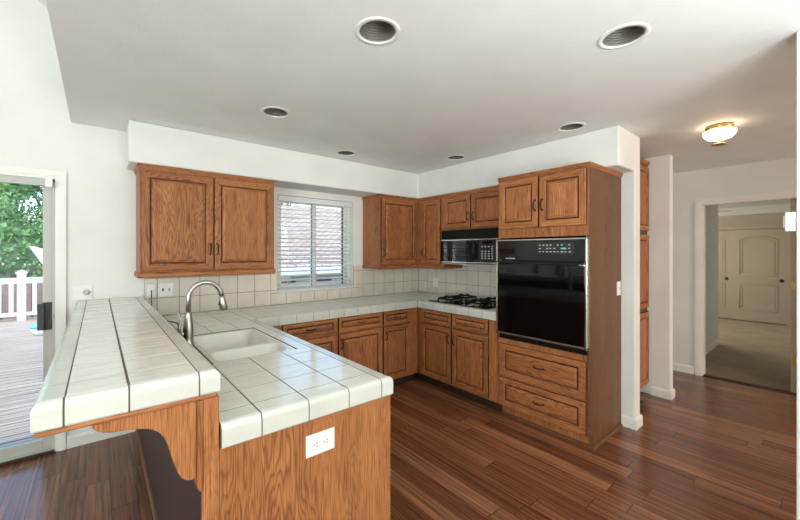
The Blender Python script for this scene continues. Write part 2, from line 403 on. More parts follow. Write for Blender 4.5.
b = MB(); b.prism([(-.157, 3.14), (-2.4, 4.85), (-5.05, 2.9), (-5.05, 3.05), (-2.4, 5.0), (-.05, 3.2)], lambda a, c, d: (a, d, c), -4.25, YB+.12)
struct(b.build('ceiling_vault', 'ceiling'))
# baseboards
BB = [(0, 0), (.014, 0), (.014, .07), (.009, .085), (0, .09)]
def base(name, path): b = MB(); b.sweep(path, BB); struct(b.build(name, 'white'))
base('baseboard_back', [(-.182, YB), (.245, YB)])
base('baseboard_wall_end', [(XR, 1.115), (XR, 1.02), (XR+.13, 1.02), (XR+.13, 1.17)])
base('baseboard_pantry', [(4.438, 1.165), (4.438, 1.008), (4.54, 1.008), (4.54, 1.6)])
base('baseboard_hall', [(XF, 1.6), (XF, 1.034)])
base('baseboard_bedroom', [(7.62, 1.14), (XF+.13, 1.14)][::-1])
base('baseboard_near', [(2.405, .10), (2.405, -4.2)])

# door casing of the hall opening
def casing(name, fr, u0, u1, v1, wd, mat='white', v0=0, both=True):
    """stepped casing around an opening drawn in a wall frame"""
    b = MB()
    def bar(a0, a1, c0, c1, t0, t1):
        p = [fr(a0, c0, t0), fr(a1, c1, t1)]
        b.box(p[0].x, p[1].x, p[0].y, p[1].y, p[0].z, p[1].z)
    k = .35*wd
    bar(u0-wd, u0, v0, v1, 0, .012); bar(u1, u1+wd, v0, v1, 0, .012); bar(u0-wd, u1+wd, v1, v1+wd, 0, .012)
    bar(u0-wd+.002, u0-k, v0, v1+k, .012, .018); bar(u1+k, u1+wd-.002, v0, v1+k, .012, .018); bar(u0-wd+.002, u1+wd-.002, v1+k, v1+wd-.002, .012, .018)
    return struct(b.build(name, mat))
fh = frame('x', (XF, DY1, 0))
casing('trim_1', fh, 0, DY1-DY0, DZ, .062)
b = MB(); b.box(XF-.002, XF+.115, DY1-.012, DY1+.004, 0, DZ); b.box(XF-.002, XF+.115, DY0-.004, DY0+.012, 0, DZ); b.box(XF-.002, XF+.115, DY0, DY1, DZ-.012, DZ)
struct(b.build('trim_2', 'white'))
# opened bedroom door, seen on its hinge edge
d = snode('door_2', (XF+.03, .262, 0))
b = MB(); b.box(XF+.03, XF+.79, .232, .272, .012, DZ-.02); b.build('door_leaf', 'hall_door', d, bev=.002)
for z in (.33, 1.12, 1.83):
    b = MB(); b.box(XF+.026, XF+.0305, .236, .268, z-.045, z+.045); b.tube([(XF+.024, .234, z-.047), (XF+.024, .234, z+.047)], .006); b.build('hinge', 'brass', d)
# closet sliding doors in the bedroom
def closet_door(name, Y1, wdt, X):
    fr = frame('x', (X, Y1, 0)); d = snode(name, (X, Y1-wdt/2, 0)); zt = 1.945
    b = MB(); b.box(X, X+.035, Y1-wdt, Y1, .02, zt); b.build('door_leaf', 'hall_door', d, bev=.003)
    for z0, z1, arch in ((.25, .80, 0), (.98, 1.72, .09)):
        u0, u1 = .12, wdt-.12
        pts = [(u0, z0), (u1, z0), (u1, z1)]
        pts += [(u1+(u0-u1)*k/12, z1+arch*math.sin(math.pi*k/12)) for k in range(1, 12)] + [(u0, z1), (u0, z0)]
        b = MB(); b.tube([fr(u, v, .001) for u, v in pts], .010, 6)
        b.tube([fr(u0+.04+(u-u0)*(u1-u0-.08)/(u1-u0), z0+.04+(v-z0)*(z1-z0-.08)/(z1-z0), .001) for u, v in pts], .007, 6)
        b.build('panel_moulding', 'hall_door', d)
    return d, fr
for i, (Y1, X, ku) in enumerate(((1.365, 10.70, .73), (2.15, 10.745, .70))):
    d, fr = closet_door('door_%d' % (3+i), Y1, .79, X)
    b = MB(); b.lathe(fr(ku, .885, 0), [(.034, 0), (.032, .006), (.02, .006), (.018, .002)], 16, 'x'); b.build('finger_pull', 'knob_b', d)
b = MB(); b.box(10.66, 10.80, .50, 2.3, 1.95, 2.02); b.box(10.68, 10.80, .50, .575, 0, 1.95); b.box(10.70, 10.8, -1, .5, 0, .01)
struct(b.build('trim_3', 'hall_door'))
b = MB(); b.box(10.775, 10.80, .56, 3.1, 2.0, 2.26); struct(b.build('trim_4', 'hall_door'))

# ------------------------------------------------------------------ sliding patio door
d = snode('door_1', ((SX0+SX1)/2, YB+.05, 0))
b = MB()
b.box(SX0, SX0+.035, YB-.005, YB+.12, 0, SZ); b.box(SX1-.016, SX1, YB-.005, YB+.12, 0, SZ); b.box(SX0, SX1, YB-.005, YB+.12, SZ-.03, SZ); b.box(SX0, SX1, YB-.01, YB+.13, 0, .025)
b.build('door_frame', 'almond', d, bev=.003)
def sash(x0, x1, y, w=.052, nm='sliding_panel'):
    b = MB(); z0, z1 = .025, SZ-.03
    b.box(x0, x0+w, y, y+.035, z0, z1); b.box(x1-w, x1, y, y+.035, z0, z1); b.box(x0+w, x1-w, y, y+.035, z0, z0+.075); b.box(x0+w, x1-w, y, y+.035, z1-.02, z1)
    p = b.build(nm, 'almond', d, bev=.004)
    b = MB(); b.box(x0+w, x1-w, y+.015, y+.019, z0+.075, z1-.02); g = b.build('pane', 'glass', p)
    return p
p1 = sash(-1.15, SX1-.016, YB+.015); p2 = sash(SX0+.035, -1.10, YB+.062, nm='fixed_panel')
b = MB(); b.box(-.262, -.315, YB-.008, YB+.014, .90, 1.10); b.box(-.338, -.30, YB-.04, YB-.012, .905, 1.095); b.box(-.33, -.31, YB-.035, YB+.01, .91, .935); b.box(-.33, -.31, YB-.035, YB+.01, 1.065, 1.09)
b.build('handle', 'rubber', p1, bev=.003)
b = MB(); b.box(-.262, -.25, YB-.02, YB-.006, .985, 1.015); b.build('latch_lever', 'brass', p1)
b = MB(); b.box(SX0, SX1-.03, YB-.03, YB-.006, 1.945, 1.985); b.build('shade_headrail', 'almond', d)
b = MB(); b.box(SX1-.05, SX1-.012, YB-.05, YB-.006, 1.935, 1.995); b.build('shade_bracket', 'plate', d)
casing('trim_6', frame('y', (0, YB, 0)), SX0, SX1, SZ, .062)

# ------------------------------------------------------------------ kitchen window with blind
w = snode('window_1', ((WX0+WX1)/2, YB+.09, WZ0))
b = MB(); yy = YB+.075
for x0, x1 in ((WX0, WX0+.035), (WX1-.035, WX1)): b.box(x0, x1, yy, yy+.045, WZ0, WZ1)
b.box(WX0+.035, WX1-.035, yy, yy+.045, WZ0, WZ0+.035); b.box(WX0+.035, WX1-.035, yy, yy+.045, WZ1-.035, WZ1)
b.build('window_frame', 'white', w, bev=.003)
b = MB(); xm = 1.90; z0, z1 = WZ0+.036, WZ1-.036
for x0, x1 in ((WX0+.036, WX0+.07), (xm-.03, xm+.012)): b.box(x0, x1, yy+.005, yy+.022, z0, z1)
b.box(WX0+.07, xm-.03, yy+.005, yy+.022, z0, z0+.035); b.box(WX0+.07, xm-.03, yy+.005, yy+.022, z1-.035, z1)
s1 = b.build('sash', 'white', w)
b = MB(); b.box(WX0+.07, xm-.03, yy+.012, yy+.015, z0+.035, z1-.035); b.build('pane', 'glass', s1)
b = MB()
for x0, x1 in ((xm-.025, xm+.04), (WX1-.075, WX1-.036)): b.box(x0, x1, yy+.024, yy+.042, z0, z1)
b.box(xm+.04, WX1-.075, yy+.024, yy+.042, z0, z0+.035); b.box(xm+.04, WX1-.075, yy+.024, yy+.042, z1-.035, z1)
s2 = b.build('sash', 'white', w)
b = MB(); b.box(xm+.04, WX1-.075, yy+.031, yy+.034, z0+.035, z1-.035); b.build('pane', 'glass', s2)
b = MB(); b.box(WX0+.004, WX1-.004, YB-.003, YB+.075, WZ0-.0005, WZ0+.012); struct(b.build('trim_7', 'white'))
b = MB(); b.box(WX1-.094, WX1-.0755, yy+.0235, yy+.03, z0, z1); b.box(xm-.034, xm-.0255, yy-.001, yy+.004, z0, z1); b.build('gasket', 'rubber', w)
bl = thing('window_blind', 'white horizontal slat blind lowered over the kitchen window', 'blind', ((WX0+WX1)/2, YB+.03, WZ0+.012))
b = MB(); b.box(WX0+.008, WX1-.008, YB+.004, YB+.06, WZ1-.062, WZ1-.004); b.build('headrail', 'blind', bl, bev=.003)
ns = 21; zb = WZ0+.045; zt = WZ1-.095
for i in range(ns):
    z = zb+(zt-zb)*i/(ns-1); b = MB()
    tl = .2
    b.prism([(-.023, -.0035), (0, 0), (.023, -.0035), (.023, -.0062), (0, -.003), (-.023, -.0062)], lambda a, c, d_, z=z: (d_, YB+.032+a*math.cos(tl)-c*math.sin(tl), z+a*math.sin(tl)+c*math.cos(tl)), WX0+.01, WX1-.012)
    b.build('slat', 'blind', bl)
b = MB(); b.box(WX0+.01, WX1-.012, YB+.012, YB+.052, WZ0+.0135, WZ0+.03); b.build('bottom_rail', 'blind', bl, bev=.003)
for x in (WX0+.13, (WX0+WX1)/2, WX1-.13):
    b = MB(); b.tube([(x, YB+.007, WZ0+.03), (x, YB+.007, WZ1-.06)], .0012, 6); b.tube([(x, YB+.057, WZ0+.03), (x, YB+.057, WZ1-.06)], .0012, 6); b.build('ladder_cord', 'blind', bl)

# ------------------------------------------------------------------ cabinet kit
def panel(b, fr, u0, u1, v0, v1, t=.02, w0=.001, fw=.055, horiz=False):
    """raised panel front: concentric rings from edge to field"""
    fw = min(fw, (u1-u0)*.28, (v1-v0)*.28)
    R = [(0, w0), (0, w0+t-.006), (.002, w0+t-.002), (.006, w0+t), (fw-.006, w0+t), (fw, w0+t-.009), (fw+.007, w0+t-.011), (fw+.009, w0+t-.008), (fw+.028, w0+t-.001), (fw+.03, w0+t-.001)]
    rings = []
    for i, w in R: rings.append([b.bm.verts.new(fr(u, v, w)) for u, v in ((u0+i, v0+i), (u1-i, v0+i), (u1-i, v1-i), (u0+i, v1-i))])
    for n, (a, c) in enumerate(zip(rings, rings[1:])):
        for k in range(4):
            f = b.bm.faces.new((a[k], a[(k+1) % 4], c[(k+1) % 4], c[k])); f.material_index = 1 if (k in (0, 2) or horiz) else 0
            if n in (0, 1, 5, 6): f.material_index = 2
    b.bm.faces.new(rings[-1]).material_index = 1 if horiz else 0
    b.bm.faces.new(rings[0][::-1]).material_index = 0
M['groove'] = plain('oak_glaze_and_gap_shade', (.04, .014, .006), .5)  # dark glaze that also paints in the shadow gaps round doors and panels
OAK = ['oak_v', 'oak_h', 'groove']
def pull(fr, u, v, vert, L=.085, w0=.021):
    b = MB(); pts = []; n = 10
    for k in range(n+1):
        t = k/n*2-1; s = t*L/2; out = w0+.004+.024*(1-t*t)**.6 if abs(t) < 1 else w0
        pts.append(fr(u+(0 if vert else s), v+(s if vert else 0), out))
    b.tube(pts, [.0055 if k in (0, n) else .0042+.0012*(1-abs(k/n*2-1)) for k in range(n+1)], 8)
    for s in (-L/2, L/2):
        b.lathe(fr(u+(0 if vert else s), v+(s if vert else 0), w0-.0005), [(.009, 0), (.008, .003), (.003, .006)], 10, 'y' if fr(0, 0, 1).y != fr(0, 0, 0).y else 'x')
    return b
def door(par, fr, u0, u1, v0, v1, hu=None, hv=None, vert=True, horiz=False, name='door'):
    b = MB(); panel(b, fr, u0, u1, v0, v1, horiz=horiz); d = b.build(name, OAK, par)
    if hu is not None: pull(fr, hu, hv, vert).build('handle', 'bronze', d)
    return d
CROWN = [(0, 0), (.004, 0), (.006, .010), (.012, .018), (.015, .026), (.015, .035), (0, .035)]
RAIL = [(0, 0), (.009, .002), (.014, .010), (.015, .022), (.013, .034), (.006, .042), (0, .044)]
def prof(P, z): return [(u, z+v) for u, v in P]

# upper cabinet left of the window
d_ = .33; FY = YB-d_; FXr = XR-d_
up = thing('upper_cabinet', 'oak upper cabinet with two doors left of the kitchen window', 'cabinet', (.756, YB-.16, 1.27))
b = MB(); b.box(.244, 1.278, FY, YB-.002, 1.31, 2.10); b.build('body', 'oak_v', up)
fy = frame('y', (0, FY, 0)); fx = frame('x', (FXr, 0, 0))
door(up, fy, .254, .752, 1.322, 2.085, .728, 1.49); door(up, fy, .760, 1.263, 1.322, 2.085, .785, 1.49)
b = MB(); b.sweep([(.244, YB-.002), (.244, FY), (1.274, FY), (1.274, YB-.002)][::1], prof(CROWN, 2.096)); b.build('crown_moulding', 'oak_h', up)
b = MB(); b.sweep([(.244, YB-.009), (.244, FY), (1.274, FY), (1.274, YB-.009)], prof(RAIL, 1.268)); b.box(.245, 1.275, FY+.002, YB-.009, 1.295, 1.312); b.build('bottom_moulding', 'oak_h', up)
# corner upper cabinet
up = thing('upper_cabinet', 'oak corner upper cabinet with one tall door just right of the window', 'cabinet', (2.82, YB-.16, 1.27))
b = MB(); b.box(2.515, 3.13, FY, YB-.002, 1.31, 2.10); b.build('body', 'oak_v', up)
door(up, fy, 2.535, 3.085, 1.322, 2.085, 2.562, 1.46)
b = MB(); b.sweep([(2.515, YB-.002), (2.515, FY), (3.1165, FY)], prof(CROWN, 2.096)); b.build('crown_moulding', 'oak_h', up)
b = MB(); b.sweep([(2.515, YB-.009), (2.515, FY), (3.1165, FY)], prof(RAIL, 1.268)); b.box(2.517, 3.13, FY+.002, YB-.009, 1.295, 1.312); b.build('bottom_moulding', 'oak_h', up)
# narrow one on the cooktop wall
up = thing('upper_cabinet', 'narrow oak upper cabinet between the corner and the microwave', 'cabinet', (3.3, 3.03, 1.27))
b = MB(); b.box(3.132, XR-.002, 2.822, FY-.001, 1.31, 2.10); b.build('body', 'oak_v', up)
door(up, fx, -3.165, -2.86, 1.322, 2.085, -3.14, 1.46)
b = MB(); b.sweep([(3.132, FY), (3.132, 2.822)], prof(CROWN, 2.096)); b.build('crown_moulding', 'oak_h', up)
b = MB(); b.sweep([(3.132, FY), (3.132, 2.822), (XR-.009, 2.822)], prof(RAIL, 1.268)); b.box(3.134, XR-.009, 2.824, FY-.002, 1.295, 1.312); b.build('bottom_moulding', 'oak_h', up)
# above the microwave
up = thing('upper_cabinet', 'short oak upper cabinet with two doors over the microwave', 'cabinet', (3.3, 2.36, 1.71))
b = MB(); b.box(3.132, XR-.002, 1.888, 2.82, 1.712, 2.10); b.build('body', 'oak_v', up)
door(up, fx, -2.805, -2.43, 1.73, 2.085, -2.458, 1.85); door(up, fx, -2.418, -1.99, 1.73, 2.085, -2.385, 1.85)
b = MB(); b.sweep([(3.132, 2.82), (3.132, 1.888)], prof(CROWN, 2.096)); b.build('crown_moulding', 'oak_h', up)

# tall oven cabinet
OX = 2.822; OY0, OY1 = 1.121, 1.885
fo = frame('x', (OX, 0, 0))
oc = thing('oven_cabinet', 'tall oak cabinet holding the wall oven, two doors above and two wide drawers below', 'cabinet', (3.14, 1.5, 0))
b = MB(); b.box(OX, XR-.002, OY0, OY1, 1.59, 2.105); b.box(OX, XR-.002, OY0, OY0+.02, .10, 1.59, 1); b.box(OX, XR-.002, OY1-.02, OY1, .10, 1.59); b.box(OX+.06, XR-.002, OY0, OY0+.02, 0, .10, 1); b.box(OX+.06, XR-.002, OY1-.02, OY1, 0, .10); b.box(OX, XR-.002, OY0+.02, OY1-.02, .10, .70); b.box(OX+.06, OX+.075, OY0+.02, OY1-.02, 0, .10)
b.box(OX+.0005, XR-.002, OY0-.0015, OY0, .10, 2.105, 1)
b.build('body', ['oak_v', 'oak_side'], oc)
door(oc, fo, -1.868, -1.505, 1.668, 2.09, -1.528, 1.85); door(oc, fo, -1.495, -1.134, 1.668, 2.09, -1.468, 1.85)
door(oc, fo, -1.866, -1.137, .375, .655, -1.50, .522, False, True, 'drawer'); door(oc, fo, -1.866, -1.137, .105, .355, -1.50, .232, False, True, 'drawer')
b = MB(); b.sweep([(OX, OY1), (OX, OY0), (XR-.002, OY0)], prof(CROWN, 2.095)); b.build('crown_moulding', 'oak_h', oc)
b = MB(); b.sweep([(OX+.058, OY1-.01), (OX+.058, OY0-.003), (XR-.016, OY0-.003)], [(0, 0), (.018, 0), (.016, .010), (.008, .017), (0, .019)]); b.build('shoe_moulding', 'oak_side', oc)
# wall oven
ov = thing('built_in_oven', 'black built-in wall oven with glass door and control panel', 'oven', (2.8, 1.503, .70))
b = MB(); b.box(OX+.001, OX+.5, 1.145, 1.862, .705, 1.57); b.build('body', 'black', ov)
A0, A1 = -1.883, -1.118
def fb(b, fr, u0, u1, v0, v1, w0, w1, mi=0):
    p, q = fr(u0, v0, w0), fr(u1, v1, w1); b.box(p.x, q.x, p.y, q.y, p.z, q.z, mi)
b = MB(); fb(b, fo, A0+.014, A1-.014, 1.395, 1.56, .001, .036); b.build('control_panel', 'black', ov, bev=.002)
cp = ov.children[-1]
b = MB(); fb(b, fo, -1.50, -1.21, 1.452, 1.537, .0362, .0375); b.build('display', 'panelgrey', ov)
b = MB()
for r_ in range(3):
    for c in range(9):
        if random.random() < .75:
            u = -1.485+c*.029; fb(b, fo, u, u+.012+.008*random.random(), 1.465+r_*.026, 1.468+r_*.026+.004, .0376, .0380)
b.build('button_print', 'print', ov)
b = MB(); fb(b, fo, -1.305, -1.27, 1.488, 1.499, .0376, .0381); b.build('clock_display', 'digits', ov)
b = MB(); fb(b, fo, A0+.03, -1.70, 1.45, 1.495, .0362, .0368); b.build('control_window', 'glassblack', ov)
b = MB(); fb(b, fo, -1.79, -1.70, 1.408, 1.415, .0362, .0368); b.build('maker_print', 'print', ov)
b = MB(); fb(b, fo, A0+.014, A1-.014, .765, 1.368, .001, .040); b.build('oven_door', 'glassblack', ov, bev=.003)
od = ov.children[-1]
b = MB(); fb(b, fo, A0+.004, A1-.004, 1.366, 1.388, .012, .072); b.build('handle', 'black', od, bev=.006)
b = MB()
fb(b, fo, A0, A0+.013, .745, 1.575, .001, .044); fb(b, fo, A1-.013, A1, .745, 1.575, .001, .044); fb(b, fo, A0, A1, 1.561, 1.573, .001, .044); fb(b, fo, A0, A1, .748, .764, .001, .044)
b.build('trim_frame', 'chrome', ov, bev=.002)
for u in (A0+.004, A1-.045): b = MB(); fb(b, fo, u, u+.04, 1.362, 1.374, .045, .075); b.build('handle_end', 'chrome', od, bev=.003)
b = MB()
fb(b, fo, A0+.014, A1-.014, .703, .746, .001, .012)
for i in range(6):
    u = A0+.03+i*.122
    for j in range(4): fb(b, fo, u, u+.105, .709+j*.0095, .7125+j*.0095, .012, .017)
b.build('vent_grille', 'blackmat', ov)

# microwave
mw = thing('microwave', 'black over-the-range microwave mounted above the cooktop', 'microwave', (3.27, 2.42, 1.35))
MX = 3.072; fm = frame('x', (MX, 0, 0)); m0, m1 = -2.798, -2.045
b = MB(); b.box(MX, XR-.002, -m1, -m0, 1.340, 1.709); b.build('body', 'black', mw, bev=.002)
b = MB(); fb(b, fm, m0, m1, 1.605, 1.705, -.006, -.001+.004)
for j in range(7): fb(b, fm, m0+.02, m1-.02, 1.615+j*.012, 1.620+j*.012, .002, .005)
b.build('vent_grille', 'blackmat', mw)
b = MB(); fb(b, fm, m0, m1, 1.592, 1.602, .0005, .016); fb(b, fm, m0, m1, 1.350, 1.360, .0005, .016); b.build('trim_strip', 'chrome', mw)
b = MB(); fb(b, fm, m0, -2.285, 1.361, 1.591, .0005, .014); b.build('oven_door', 'glassblack', mw, bev=.002)
b = MB(); b.tube([fm(-2.33, 1.40, .014), fm(-2.33, 1.405, .036), fm(-2.33, 1.48, .044), fm(-2.33, 1.56, .036), fm(-2.33, 1.565, .014)], .007, 8); b.build('handle', 'black', mw)
b = MB(); fb(b, fm, -2.28, m1, 1.361, 1.591, .0005, .014); b.build('keypad', 'panelgrey', mw)
kp = mw.children[-1]
b = MB()
for r_ in range(6):
    for c in range(4):
        if r_ == 4 and c < 3: continue
        fb(b, fm, -2.245+c*.04, -2.225+c*.04, 1.395+r_*.024, 1.407+r_*.024, .0145, .0155)
b.build('key', 'print', kp)
b = MB(); fb(b, fm, -2.24, -2.12, 1.552, 1.575, .0145, .0155); b.build('display', 'glassblack', kp)
b = MB(); b.box(MX+.01, XR-.03, -m1+.02, -m0-.02, 1.331, 1.3395); b.build('underside_filter', 'print', mw)

# base cabinets
BY = YB-.64; fbk = frame('y', (0, BY, 0)); BX = OX; fbr = frame('x', (BX, 0, 0))
def base_unit(label, x0, x1, du, ha, wleft=None, dz=(.702, .842)):
    t = thing('base_cabinet', label, 'cabinet', ((x0+x1)/2, BY+.3, 0))
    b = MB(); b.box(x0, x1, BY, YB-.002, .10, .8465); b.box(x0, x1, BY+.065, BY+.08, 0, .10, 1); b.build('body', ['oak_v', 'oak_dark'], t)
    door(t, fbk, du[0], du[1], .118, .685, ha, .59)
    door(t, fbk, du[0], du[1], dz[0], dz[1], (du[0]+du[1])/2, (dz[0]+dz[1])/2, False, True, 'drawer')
    return t
base_unit('oak base cabinet under the window, left unit partly hidden by the peninsula', 1.012, 1.768, (1.225, 1.758), None)
base_unit('oak base cabinet with door and drawer, middle unit of the window run', 1.769, 2.31, (1.778, 2.302), 1.803)
base_unit('oak base cabinet with narrow door and drawer, next to the inside corner', 2.311, OX-.001, (2.32, 2.69), 2.345)
t = thing('base_cabinet', 'oak base cabinet with two doors below the gas cooktop', 'cabinet', (3.14, 2.4, 0))
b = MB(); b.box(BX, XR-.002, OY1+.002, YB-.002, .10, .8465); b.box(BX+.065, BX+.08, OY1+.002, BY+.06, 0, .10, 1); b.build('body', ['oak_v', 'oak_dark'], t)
door(t, fbr, -2.86, -2.432, .118, .685, -2.458, .57); door(t, fbr, -2.418, -1.985, .118, .685, -2.385, .57)
door(t, fbr, -2.86, -2.432, .702, .842, horiz=True, name='drawer_front'); door(t, fbr, -2.418, -1.985, .702, .842, horiz=True, name='drawer_front')

# peninsula base
pc = thing('peninsula_cabinet', 'oak peninsula base cabinet carrying the sink, plain oak end panel', 'cabinet', (.65, 2.0, 0))
b = MB(); b.box(.302, .985, 1.232, YB-.002, 0.10, .70); b.box(.302, .985, 1.232, 1.87, .70, .8465); b.box(.302, .985, 2.62, YB-.002, .70, .8465); b.box(.302, .43, 1.87, 2.62, .70, .8465); b.box(.90, .985, 1.87, 2.62, .70, .8465)
b.box(.302, .93, 1.232, YB-.002, 0, .10)
b.build('body', 'oak_v', pc)
b = MB(); b.box(.3005, 1.0, 1.212, 1.2315, 0, .8465); b.build('end_panel', 'oak_v', pc)

# breakfast bar
BZ = 1.099; bx0, bx1, by0 = -.127, .300, 1.203
bar = thing('breakfast_bar', 'raised white tiled breakfast bar on an oak bracket and dark panelled knee wall', 'bar counter', (.08, 2.4, 0))
def cap(zt, zb, wi):
    r = min(.024, wi-.001)
    return [(-wi, zt)] + [(-r+r*math.sin(a), zt-.024+.024*math.cos(a)) for a in (math.radians(15*k) for k in range(0, 7))] + [(0, zb+.005), (-.003, zb), (-.014, zb), (-.014, zt-.03), (-wi, zt-.03)]
G = .0022
def grout_edge(b, path, zt, zb):
    b.sweep(path, [(-.03, zt-.0015)] + [(-.024+.0225*math.sin(a), zt-.024+.0225*math.cos(a)) for a in (math.radians(15*k) for k in range(7))] + [(-.0015, zb+.005), (-.0045, zb+.0012), (-.013, zb+.0012), (-.0143, zt-.031), (-.03, zt-.031)])
def caprun(b, pts_along, fixed, axis, sign, zt, zb, wi, g=G):
    """straight run of edge tiles. axis 'x': run along x at y=fixed; outward is -y. 'y': run along y at x=fixed, outward sign*x"""
    for a0, a1 in zip(pts_along, pts_along[1:]):
        if axis == 'x': path = [(a0+g, fixed), (a1-g, fixed)]
        elif sign < 0: path = [(fixed, a1-g), (fixed, a0+g)]
        else: path = [(fixed, a0+g), (fixed, a1-g)]
        b.sweep(path, cap(zt, zb, wi))
YR = [by0+.018, 1.34] + [1.34+.163*k for k in range(1, 14)] + [YB-.001]
b = MB(); z0c = 1.028
JX = [-.067, .067, .241]
b.sweep([(bx0, by0+.018-G), (bx0, by0), (JX[0]-G, by0)], cap(BZ, z0c, .020))
b.sweep([(JX[2]+G, by0), (bx1, by0), (bx1, by0+.018-G)], cap(BZ, z0c, .020))
caprun(b, JX, by0, 'x', -1, BZ, z0c, .018)
caprun(b, YR, bx0, 'y', -1, BZ, z0c, .060, .0024); caprun(b, YR, bx1, 'y', 1, BZ, z0c, .059, .0024)
b.build('edge_tiles', 'tile_cap', bar)
b = MB()
for a0, a1 in zip(YR, YR[1:]):
    for c0, c1 in zip(JX, JX[1:]): 
        b.tile(c0, c1, a0, a1, BZ-.008, BZ, 'z', 0, .0015) if False else None
        x0, x1 = c0+.0028, c1-.0028; b.tile(x0, x1, a0+.0024, a1-.0024, BZ-.008, BZ, 'z', 0, .0015)
b.build('field_tiles', 'tile', bar)
b = MB(); b.box(bx0+.0145, bx1-.0145, by0+.0145, YB-.002, z0c+.012, BZ-.032); b.box(bx0+.026, bx1-.026, by0+.020, YB-.002, BZ-.0319, BZ-.0012); b.box(bx0+.02, bx1-.02, by0+.02, YB-.002, z0c, z0c+.0119); grout_edge(b, [(bx0, YB-.002), (bx0, by0), (bx1, by0), (bx1, YB-.009)], BZ, z0c); b.build('grout_bed', 'grout', bar)
b = MB(); b.box(bx0+.006, bx1-.008, by0+.004, YB-.002, z0c-.016, z0c-.0005); b.build('wood_underlay', 'oak_h', bar, bev=.005)
b = MB(); b.box(.252, .2995, 1.212, 1.235, 0, z0c-.0165); b.build('end_post', 'oak_v', bar, bev=.002)
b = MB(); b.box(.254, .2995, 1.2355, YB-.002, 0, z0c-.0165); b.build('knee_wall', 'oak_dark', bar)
b = MB(); b.sweep([(.254, YB-.002), (.254, 1.2355)], [(0, 0), (.016, 0), (.015, .008), (.009, .017), (0, .019)]); b.build('shoe_moulding', 'oak_side', bar)
zc = z0c-.0168
prof_c = [(-.012, zc), (-.012, 1.002), (-.004, .992), (.010, .984), (.030, .978), (.060, .975), (.095, .968), (.118, .960), (.136, .946), (.150, .926), (.160, .900), (.167, .872), (.175, .84), (.184, .812), (.195, .79), (.208, .778), (.222, .773), (.236, .777), (.236, zc)]
b = MB(); b.prism(prof_c, lambda a, c, dd: (a, dd, c), 1.216, 1.262); b.build('bracket', 'oak_v', bar, bev=.003)
b = MB(); b.prism([(.2365, zc), (.2515, zc), (.2515, .735), (.2475, .728), (.2365, .745)], lambda a, c, dd: (a, dd, c), 1.208, 1.285); b.build('bracket_backplate', 'oak_v', bar, bev=.002)

# ------------------------------------------------------------------ worktop (L plus peninsula), tiled
CZ = .925; CB = .847; px1 = 1.004; CYf = 2.903; CXf = 2.789; py0 = 1.197
ct = thing('countertop', 'white tiled kitchen countertop with brown grout, peninsula and two wall runs', 'countertop', (1.9, 2.9, CB))
SK = (.438, .872, 1.875, 2.60)     # sink cut-out
CK = (2.862, 3.36, 2.04, 2.79)
def sub(rect, hole):
    x0, x1, y0, y1 = rect; a, b_, c, d = hole
    if x1 <= a or x0 >= b_ or y1 <= c or y0 >= d: return [rect]
    out = []
    if y0 < c: out.append((x0, x1, y0, c))
    if y1 > d: out.append((x0, x1, d, y1))
    yl, yh = max(y0, c), min(y1, d)
    if x0 < a: out.append((x0, a, yl, yh))
    if x1 > b_: out.append((b_, x1, yl, yh))
    return out
pxj = [.3005, .43, .603, .777, px1-.063]; pyj = [py0+.018, 1.30] + [1.30+.163*k for k in range(1, 10)] + [CYf+.002]
b = MB()
for y0, y1 in zip(pyj, pyj[1:]):
    for i, (x0, x1) in enumerate(zip(pxj, pxj[1:])):
        for r in sub((x0, x1, y0, y1), SK): b.tile(*r, CZ-.008, CZ, 'z', .0024)
bxj = [.3005, .43, .59, .75, px1-.063] + [1.024+.1605*k for k in range(0, 11)] + [CXf+.045]
byj = [CYf+.0, CYf+.045, 3.12, 3.28, 3.44, YB-.001]
for y0, y1 in zip(byj, byj[1:]):
    for x0, x1 in zip(bxj, bxj[1:]):
        if x0 > px1-.07 and y0 < CYf+.01 and x0 < CXf: continue
        else: y0_ = y0
        b.tile(x0, x1, y0_, y1, CZ-.008, CZ, 'z', .0018)
rxj = [CXf+.045, CXf+.085, 3.03, 3.19, 3.35, XR-.001]
ryj = [OY1+.002+.155*k for k in range(0, 7)] + [2.905]
ryj = [y for y in ryj if y < 2.89] + [CYf+.002]
for y0, y1 in zip(ryj, ryj[1:]):
    for x0, x1 in zip(rxj, rxj[1:]):
        for r in sub((x0, x1, y0, y1), CK): b.tile(*r, CZ-.008, CZ, 'z', .0024)
for y0, y1 in zip(byj, byj[1:]):
    for x0, x1 in zip(rxj, rxj[1:]): b.tile(x0, x1, y0, y1, CZ-.008, CZ, 'z', .0018)
b.tile(px1-.063, px1, CYf, CYf+.045, CZ-.008, CZ); b.tile(CXf, CXf+.045, CYf, CYf+.045, CZ-.008, CZ)
b.build('field_tiles', 'tile', ct)
b = MB()
caprun(b, [.3012, .43, .603, .777, px1-.063], py0, 'x', -1, CZ, CB, .018)
b.sweep([(px1-.063+G, py0), (px1, py0), (px1, py0+.018-G)], cap(CZ, CB, .018))
caprun(b, pyj[:-1]+[CYf-.001], px1, 'y', 1, CZ, CB, .061, .0024)
cj = [px1+.001]+[x for x in [1.024+.1605*k for k in range(1, 12)] if x < CXf-.02]+[CXf]
caprun(b, cj[:-1]+[CXf-.001], CYf, 'x', -1, CZ, CB, .045, .0018)
rj = [y for y in ryj if y < 2.87]+[CYf-.001]
caprun(b, rj, CXf, 'y', -1, CZ, CB, .045, .0018)
b.build('edge_tiles', 'tile_cap', ct)
b = MB()
for r in sub((.302, px1-.026, py0+.020, CYf+.026), SK): b.box(*r, CB+.004, CZ-.0012)
